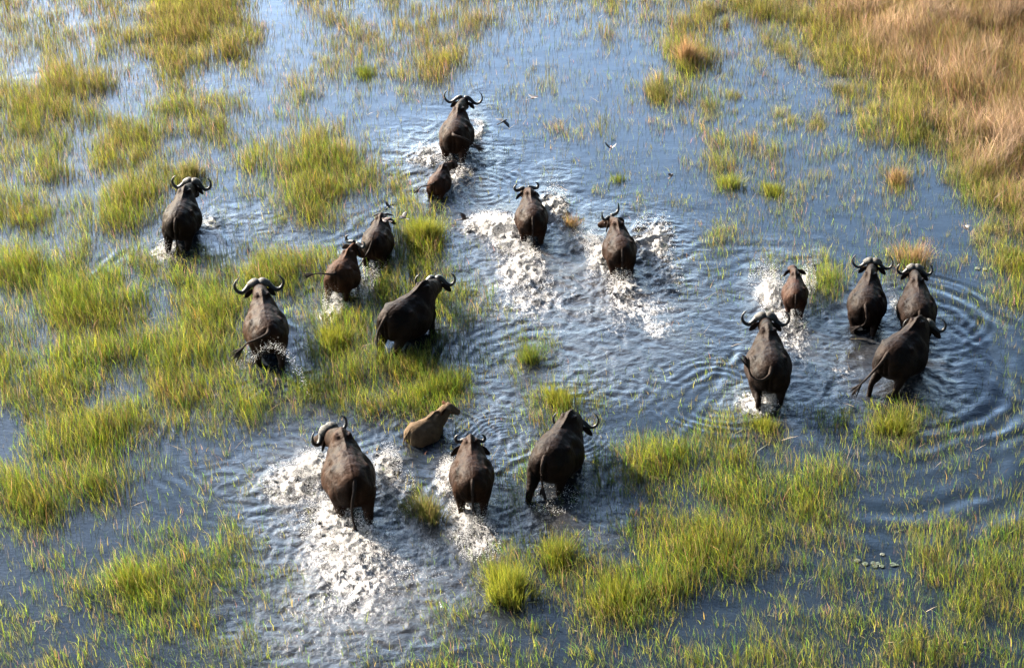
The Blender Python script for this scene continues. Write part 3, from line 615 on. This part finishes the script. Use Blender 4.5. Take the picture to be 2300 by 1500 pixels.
idx = np.repeat(np.arange(len(cx)), cnt); n = len(idx)
rad = (.03+.016*de)[idx]
bx = cx[idx]+rng.normal(0, 1, n)*rad; by = cy[idx]+rng.normal(0, 1, n)*rad; db = de[idx]; dry = tan_at(px, py)[idx]
kv = fbm(bx*.6, by*.6, 3, 4)
P = np.stack([bx, by, np.full(n, -.06)], -1)
near = np.clip(1.08-py[idx]/2600, .55, 1.1)
L = (.12+.026*db)*rng.uniform(.55, 1.5, n)*(1+dry*.5)*(.80+.5*vnoise(bx*.5, by*.5, 3))+.05
cl = rng.normal(0, .10, (len(cx), 2))[idx]; lean = cl+rng.normal(0, .13, (n, 2))+np.array([-.07, -.03]); bend = lean*.5+rng.normal(0, .10, (n, 2))
W = rng.uniform(.006, .0135, n)
col = colours(n, px[idx], py[idx], np.clip(dry-.10, 0, 1), kv)
tone = rng.uniform(.62, 1.28, len(cx))[idx][:, None]*np.where(rng.random(len(cx))[idx][:, None] < .14, np.array([[1.25, .85, 1.5]]), 1.0); col = col*tone
print('blades', n)
half = by > 49
tag(blades('marsh_grass', P, L, W, lean, bend, col, M['grass']), 'green marsh grass and sedge standing in shallow water', 'grass', kind='stuff')
# tall dry grass on the bank
NT = 75000
cx = rng.uniform(3, 18, NT); cy = rng.uniform(48, 71, NT); d, px, py = dens_at(cx, cy); dry = tan_at(px, py)
pt = fbm(cx*1.1, cy*1.1, 4, 1)
chan = np.exp(-((px-2105+(py-90)*.55)/16)**2)*((py > 70) & (py < 200))
keep = (rng.random(NT) < np.clip(dry-.12, 0, 1)*(d/9)**1.5*np.clip((pt-.42)/.14, .02, 1)*(1-chan)) & (px < 2500) & (py > -160)
cx, cy, dry = cx[keep], cy[keep], dry[keep]
idx = np.repeat(np.arange(len(cx)), rng.poisson(3, len(cx))+1); n = len(idx)
P = np.stack([cx[idx]+rng.normal(0, .08, n), cy[idx]+rng.normal(0, .08, n), np.full(n, -.06)], -1)
dr = dry[idx]; L = rng.uniform(.35, 1.0, n)*(.55+.6*dr)*(.55+.95*np.clip((fbm(P[:, 0]*.9, P[:, 1]*.9, 3, 5)-.25)*2, 0, 1))
cl = rng.normal(0, .22, (len(cx), 2))[idx]; lean = cl+rng.normal(0, .16, (n, 2))+np.array([.05, -.05])
A = np.array([(.24, .160, .088), (.19, .112, .064), (.29, .21, .13), (.115, .105, .035), (.13, .078, .045)]); ci = rng.choice(5, n, p=[.32, .24, .16, .16, .12])
tn_ = (rng.uniform(.5, 1.35, len(cx))*(.55+.9*fbm(cx*1.6, cy*1.6, 3, 3)))[idx][:, None]
print('tan', n)
tag(blades('dry_bank_grass', P, L, rng.uniform(.007, .016, n), lean, rng.normal(0, .24, (n, 2)), A[ci]*tn_*rng.uniform(.5, 1.5, (n, 1)), M['tan'], tip=np.array([(.28, .185, .115)])*tn_*rng.uniform(.5, 1.6, (n, 1))), 'tall reddish brown dry grass covering the bank', 'grass', kind='stuff')
# thin reeds scattered over the open water
NS = 15000
cx = rng.uniform(-17.5, 17.5, NS); cy = rng.uniform(32.5, 70.5, NS); d, px, py = dens_at(cx, cy); jj = np.clip(((cy-31)/st).astype(int)+22, 0, X.shape[0]-1); ii = np.clip(((cx+18.5)/st).astype(int)+22, 0, X.shape[1]-1)
keep = (rng.random(NS) < .22+.65*(py < 520)) & (d < 5) & (foam[jj, ii] < .3) & (rng.random(NS) < 1-.7*turb[jj, ii]) & outside(cx, cy); cx, cy = cx[keep], cy[keep]
idx = np.repeat(np.arange(len(cx)), rng.integers(1, 4, len(cx))); n = len(idx)
P = np.stack([cx[idx]+rng.normal(0, .07, n), cy[idx]+rng.normal(0, .07, n), np.full(n, -.05)], -1)
A = np.array([(.04, .05, .02), (.14, .17, .03), (.15, .13, .06)]); ci = rng.choice(3, n)
tag(blades('thin_reeds', P, rng.uniform(.12, .42, n), rng.uniform(.005, .010, n), rng.normal(0, .14, (n, 2))+np.array([-.05, 0]), rng.normal(0, .12, (n, 2)), A[ci]*rng.uniform(.7, 1.3, (n, 1)), M['grass']), 'thin single reeds scattered through the open water', 'reeds', kind='stuff')
# broken pale stalks lying about
NS = 1500
cx = rng.uniform(-16, 16, NS); cy = rng.uniform(33, 68, NS); d, px, py = dens_at(cx, cy); keep = (rng.random(NS) < .15+d*.12) & outside(cx, cy); cx, cy = cx[keep], cy[keep]; n = len(cx)
a = rng.uniform(0, 2*np.pi, n); e = np.stack([np.cos(a), np.sin(a)], -1)*rng.uniform(.75, .98, (n, 1))
tag(blades('broken_stalks', np.stack([cx, cy, hgt(cx, cy)+.01], -1), rng.uniform(.15, .55, n), rng.uniform(.008, .016, n), e*.97, e*.02, np.array([(.34, .25, .15)])*rng.uniform(.5, 1.4, (n, 1)), M['tan']), 'pale broken stalks lying on the water', 'stalks', kind='stuff')

# distinct tussocks: each one a thing
EDGE = []
def tussock(px_, py_, r, h, nb, kind, label, name='grass_tussock', grp='single tussocks standing out of the water'):
    c = unproj(px_, py_); n = nb
    n = int(n*.75); m_ = max(4, int(r*26)); sa = rng.uniform(0, 2*np.pi, m_); sr = np.sqrt(rng.random(m_))*r*.85; sr[:2] = 0
    k_ = rng.integers(0, m_, n); k_ = np.minimum(k_, rng.integers(0, m_, n)); sp_ = rng.uniform(.07, .15, m_)[k_]
    P = np.stack([(sr*np.cos(sa))[k_]*1.1+rng.normal(0, 1, n).clip(-1.8, 1.8)*sp_, (sr*np.sin(sa))[k_]+rng.normal(0, 1, n).clip(-1.8, 1.8)*sp_, np.full(n, -.05)], -1)
    hk = rng.uniform(.65, 1.1, m_)[k_]
    lean = P[:, :2]/max(r, .01)*.24+rng.normal(0, .10, (n, 2)); L = h*hk*rng.uniform(.6, 1.2, n)
    pal = {'green': [(.07,.12,.014),(.15,.17,.015),(.11,.11,.022)], 'yellow': [(.17,.18,.015),(.21,.19,.026),(.10,.13,.016)], 'rust': [(.20,.11,.045),(.19,.13,.055),(.13,.12,.03)], 'olive': [(.12,.115,.028),(.09,.105,.02),(.18,.13,.055)]}[kind]
    col = np.array(pal)[rng.integers(0, 3, n)]*rng.uniform(.65, 1.3, (n, 1))
    tip = np.array([(.24, .13, .065)])*rng.uniform(.7, 1.3, (n, 1)) if kind == 'rust' else None
    o = blades(name, P, L, rng.uniform(.008, .015, n), lean, lean*.6+rng.normal(0, .08, (n, 2)), col, M['grass'], tip)
    o.location = (c[0], c[1], 0); tag(o, label, 'tussock', grp)
for (tx, ty, tr, th) in [(1790,40,.35,.6),(1745,110,.3,.55),(1850,150,.35,.6),(1905,205,.3,.5),(1960,262,.32,.5),(2040,215,.4,.6),(2085,300,.35,.55),(1840,278,.2,.4),(2160,330,.4,.6),(2190,400,.35,.5),(2250,440,.4,.5),(1590,40,.35,.5),(1680,20,.35,.55),(2230,535,.3,.45),(2280,585,.3,.45),(1750,265,.25,.35),(1610,235,.35,.35)]:
    EDGE.append((tx, ty, tr, th))
TS = [(958,538,.36,.60,1300,'yellow','thick yellow green tussock right of the cow with flat horns'),
(1150,1330,.50,.62,2000,'yellow','large bright tussock at the foot of the white foam trails'),
(1245,1250,.38,.45,900,'yellow','golden green tussock behind the rightmost front-row buffalo'),
(1390,1345,.42,.48,1100,'yellow','bright tussock at the edge of the dark water at the bottom'),
(1265,905,.42,.36,900,'yellow','low bright tussock alone in rippled water above the front row'),
(985,870,.60,.42,1400,'green','broad green tussock just above the tan calf'),
(1190,810,.28,.42,500,'green','upright green tussock alone in churned water at the centre'),
(1540,140,.27,.75,900,'rust','rusty orange tufted tussock in the upper water'),
(1470,208,.42,.38,1000,'olive','wide olive tussock left of the rusty orange one in the upper water'),
(1280,505,.15,.38,260,'rust','small rusty tuft beside the white spray'),
(1635,415,.28,.42,520,'yellow','yellowish tussock with rusty tip below the wide grass island'),
(2012,408,.24,.42,480,'rust','pinkish topped round tussock in front of the dry bank'),
(2050,590,.30,.62,420,'rust','sparse rusty reed tuft behind the horned pair on the right'),
(750,770,.34,.50,1000,'yellow','bright tussock right behind the reddish buffalo'),
(2010,965,.42,.40,900,'yellow','yellow green tussock in the black shadow of the angled bull'),
(1715,960,.34,.32,600,'yellow','low trampled tussock behind the bull with the curled tail'),
(300,1310,.26,.50,700,'yellow','dense bright tussock in the sparse grass at lower left'),
(825,170,.40,.30,600,'green','low green tussock alone in the upper open water'),
(960,1150,.36,.52,1000,'olive','olive tussock between two foaming wakes in the front row'),
(425,395,.46,.45,1100,'olive','rounded olive tussock right behind the horns of the lone left buffalo'),
(1740,430,.40,.30,700,'yellow','flat yellowish tussock below the wide grass island, right of the rusty tipped one'),
(1390,405,.18,.26,220,'green','small green tuft in open water above the buffalo with upright horns')]
for t_ in TS: tussock(*t_)
EP, EL, EC = [], [], []
for (tx, ty, tr, th) in EDGE:
    c = unproj(tx, ty); n = int(2000*tr); kx, ky = rng.normal(0, .75, 14)*tr, rng.normal(0, 1.1, 14)*tr; ki = np.minimum(rng.integers(0, 14, n), rng.integers(0, 14, n)); EP.append(np.stack([c[0]+kx[ki]+rng.normal(0, .10, n), c[1]+ky[ki]+rng.normal(0, .11, n), np.full(n, -.05)], -1)); EL.append(th*rng.uniform(.35, 1.0, n)*rng.uniform(.5, 1.1, 14)[ki]); EC.append(np.array([(.23, .165, .085), (.16, .165, .035), (.13, .135, .028)])[rng.integers(0, 3, n)]*rng.uniform(.5, 1.5, (n, 1))*rng.uniform(.7, 1.2))
EP, EL, EC = np.vstack(EP), np.concatenate(EL), np.vstack(EC); n = len(EP)
tag(blades('mixed_dry_tufts', EP, EL, rng.uniform(.007, .014, n), rng.normal(0, .2, (n, 2)), rng.normal(0, .15, (n, 2)), EC, M['tan']), 'olive brown dry grass tufts breaking up the edge of the bank', 'grass', kind='stuff')

# ------------------------------------------------------------------ spray
OCT = np.array([(1,0,0),(-1,0,0),(0,1,0),(0,-1,0),(0,0,1),(0,0,-1)], float)
OF = np.array([(0,2,4),(2,1,4),(1,3,4),(3,0,4),(2,0,5),(1,2,5),(3,1,5),(0,3,5)])
SP, SR = [], []
def spray(px_, py_, rx, ry, n, h, size=(.0025, .010), dirx=0, diry=0, gap=0.0):
    n = int(n*1.2); c = unproj(px_, py_); sx = rx/80.; sy = ry/42.
    t = rng.random(n); a = rng.uniform(0, 2*np.pi, n); q = np.sqrt(rng.uniform(gap, 1, n))
    x = c[0]+q*np.cos(a)*sx; y = c[1]+q*np.sin(a)*sy
    lump = fbm(x*3.5, y*3.5, 3, 1); keep = rng.random(n) < np.clip((lump-.30)*3.4, .06, 1)
    z = h*(rng.beta(1.1, 2.0, n))*(1.2-q*.7)*(.35+lump*1.4)
    x = x+dirx*z; y = y+diry*z
    SP.append(np.stack([x, y, z+.01], -1)[keep]); SR.append((size[0]+(size[1]-size[0])*rng.random(n)**2)[keep]*(1.25-z[keep]/max(h, .01)*.7))
for a_ in SPRAYS: spray(*a_)
# the arc of drops thrown over the rump of the heavy bull
tt_ = rng.random(560); A0 = unproj(565, 812, .1); A1 = unproj(630, 735, 1.1); A2 = unproj(700, 895, .1)
for t in tt_:
    p = A0*(1-t)**2+A1*2*t*(1-t)*1.0+A2*t*t; p = p+np.array([0, -.25, .35])*math.sin(math.pi*t)*rng.choice([1, .8, .55])+rng.normal(0, .03+.05*rng.random(), 3); SP.append(p[None]); SR.append(np.array([rng.uniform(.003, .009)]))
SP = np.vstack(SP); SR = np.concatenate(SR); n = len(SP); print('drops', n)
str_ = rng.uniform(.6, 1.6, (n, 1, 3))
V = (SP[:, None]+OCT[None]*SR[:, None, None]*str_).reshape(-1, 3); F = (np.arange(n)[:, None, None]*6+OF[None]).reshape(-1, 3)
tag(mobj('water_spray', np_mesh('water_spray', V, [F]), M['spray']), 'white droplets of spray thrown up by the running herd', 'spray', kind='stuff')

# ------------------------------------------------------------------ birds
def bird(px_, py_, z, yaw, span_, wa, roll, body_m, wing_m, label, fold=0.0, bank=0.0):
    c = unproj(px_, py_, z); root = link(bpy.data.objects.new('bee_eater', None)); root.empty_display_size = .1
    root.location = c; root.rotation_euler = (math.radians(bank), math.radians(roll), math.radians(-yaw)); tag(root, label, 'bird', 'small birds flying over the herd')
    span = span_*1.25; L = span*.62
    g = Geo(); g.tube([(0,-L*.42,0,.006),(0,-L*.28,0,.018),(0,-L*.05,0,.028),(0,L*.15,.004,.026),(0,L*.28,.01,.018),(0,L*.36,.012,.019),(0,L*.43,.010,.008)], 22, 12); mobj('body', g.mesh('body'), M[body_m], root)
    g = Geo(); g.tube([(0,L*.41,.010,.006),(0,L*.50,.006,.004),(0,L*.58,.0,.001)], 8, 8); mobj('beak', g.mesh('beak'), M['bird_dark'], root)
    g = Geo(); g.tube([(0,-L*.36,0,.010,.004),(0,-L*.6,0,.020,.003),(0,-L*.85,0,.024,.002),(0,-L*.95,0,.006,.001)], 10, 10); mobj('tail', g.mesh('tail'), M[wing_m], root)
    for sx in (-1, 1):
        # wing outline: span x, chord front, chord back; raised by angle wa
        S = span/2*(1-fold*.55); q = np.array([(0,.045,-.045),(.25,.062,-.055),(.5,.060,-.060),(.75,.030,-.055),(1.0,-.025,-.045)]); q = catmull(q, 12)
        an = math.radians(wa); top, bot = [], []
        for (u_, a1, a2) in q:
            X_ = sx*(.015+u_*S*math.cos(an*(.6+.4*u_))); Z_ = .01+u_*S*math.sin(an*(.6+.5*u_)); sw = -fold*u_*.08
            for w_ in np.linspace(0, 1, 5): 
                yy = a1*(1-w_)+a2*w_+sw; hh = .006*math.sin(math.pi*min(.9, w_+.1))*(1.1-u_)
                top.append((X_, yy, Z_+hh+.001)); bot.append((X_, yy, Z_-.001))
        V = np.array(top+bot); n1_ = len(top); Q = []
        for i in range(11):
            for j in range(4):
                a_ = i*5+j; Q.append((a_, a_+1, a_+6, a_+5)); Q.append((n1_+a_, n1_+a_+5, n1_+a_+6, n1_+a_+1))
            for j in (0, 4): a_ = i*5+j; Q.append((a_, a_+5, n1_+a_+5, n1_+a_) if j == 0 else (a_, n1_+a_, n1_+a_+5, a_+5))
        g = Geo(); g.add(V, None, np.array(Q)); mobj('wing', g.mesh('wing'), M[wing_m], root)
bird(1200,220,1.3,60,.34,12,-10,'bird_pink','bird_dark','pale bellied bird, farthest one, gliding right of the leading buffalo')
bird(1131,273,1.2,40,.36,-12,14,'bird_dark','bird_dark','dark bird with spread wings just right of the leading buffalo')
bird(1372,333,1.3,10,.32,48,0,'bird_pink','bird_dark','bird with wings raised in a V over open water')
bird(1508,395,1.0,25,.26,70,0,'bird_brown','bird_brown','small rusty bird with closed wings over open water',.9)
bird(873,464,1.2,20,.26,38,30,'bird_dark','bird_dark','dark bird above the flat horned cow',.3)
bird(906,488,1.0,-50,.26,40,-20,'bird_brown','bird_dark','bird beside the yellow tussock, right of the flat horned cow',.3)
bird(1043,492,1.1,75,.28,45,0,'bird_brown','bird_brown','brown bird with raised wing behind the leading calf',.3)
bird(866,494,1.25,-60,.26,8,0,'bird_brown','bird_brown','light brown bird skimming the neck of the flat horned cow',.5)
bird(2168,512,1.0,-25,.28,60,0,'bird_brown','bird_dark','lone brown bird on the far right over dark water',.8)

# ------------------------------------------------------------------ lily pads
def lily(px_, py_, r, m_, label, grp):
    c = unproj(px_, py_); k = 22; a = np.linspace(.28, 2*np.pi-.28, k)+rng.uniform(0, 6); h = float(hgt(np.array([c[0]]), np.array([c[1]]))[0])
    rr = r*(1+.05*np.sin(a*5)); o1 = np.stack([rr*np.cos(a), rr*np.sin(a), np.full(k, .006)], -1); o0 = o1-[0, 0, .008]; mi = o1*[.55, .55, 1]-[0, 0, .003]
    V = np.vstack([[(0, 0, .002)], mi, o1, o0, [(0, 0, -.004)]]); T = [(0, 1+i, 2+i) for i in range(k-1)]+[(1+3*k, 2+2*k+i, 1+2*k+i) for i in range(k-1)]
    Q = [(1+i, 1+k+i, 2+k+i, 2+i) for i in range(k-1)]+[(1+k+i, 1+2*k+i, 2+2*k+i, 2+k+i) for i in range(k-1)]
    g = Geo(); g.add(V, np.array(T), np.array(Q)); o = mobj('lily_pad', g.mesh('lily_pad'), M[m_]); o.location = (c[0], c[1], h+.012); tag(o, label, 'lily pad', grp)
GL = 'lily pads floating in dark water'
lily(1926,1260,.066,'pale_lily','separate pale round lily pad left of the small cluster', GL)
lily(1944,1267,.062,'lily','green lily pad between the pale round one and the cluster', GL)
for p_ in [(1962,1265),(1973,1266),(1966,1272),(1981,1272)]: lily(*p_, .055, 'lily', 'small grey green lily pad in the tight cluster on dark water', GL+', tight cluster')
lily(2006,1268,.065,'lily','notched lily pad alone right of the tight cluster', GL)
lily(2015,1269,.035,'lily','tiny lily pad touching the notched one', GL)
lily(1982,1246,.05,'pale_lily','pale curled lily pad above the tight cluster', GL)
lily(2196,604,.07,'pale_lily','pale lily pad in ripples at far right, left of two', GL)
lily(2213,606,.06,'pale_lily','pale lily pad in ripples at far right, right of two', GL)
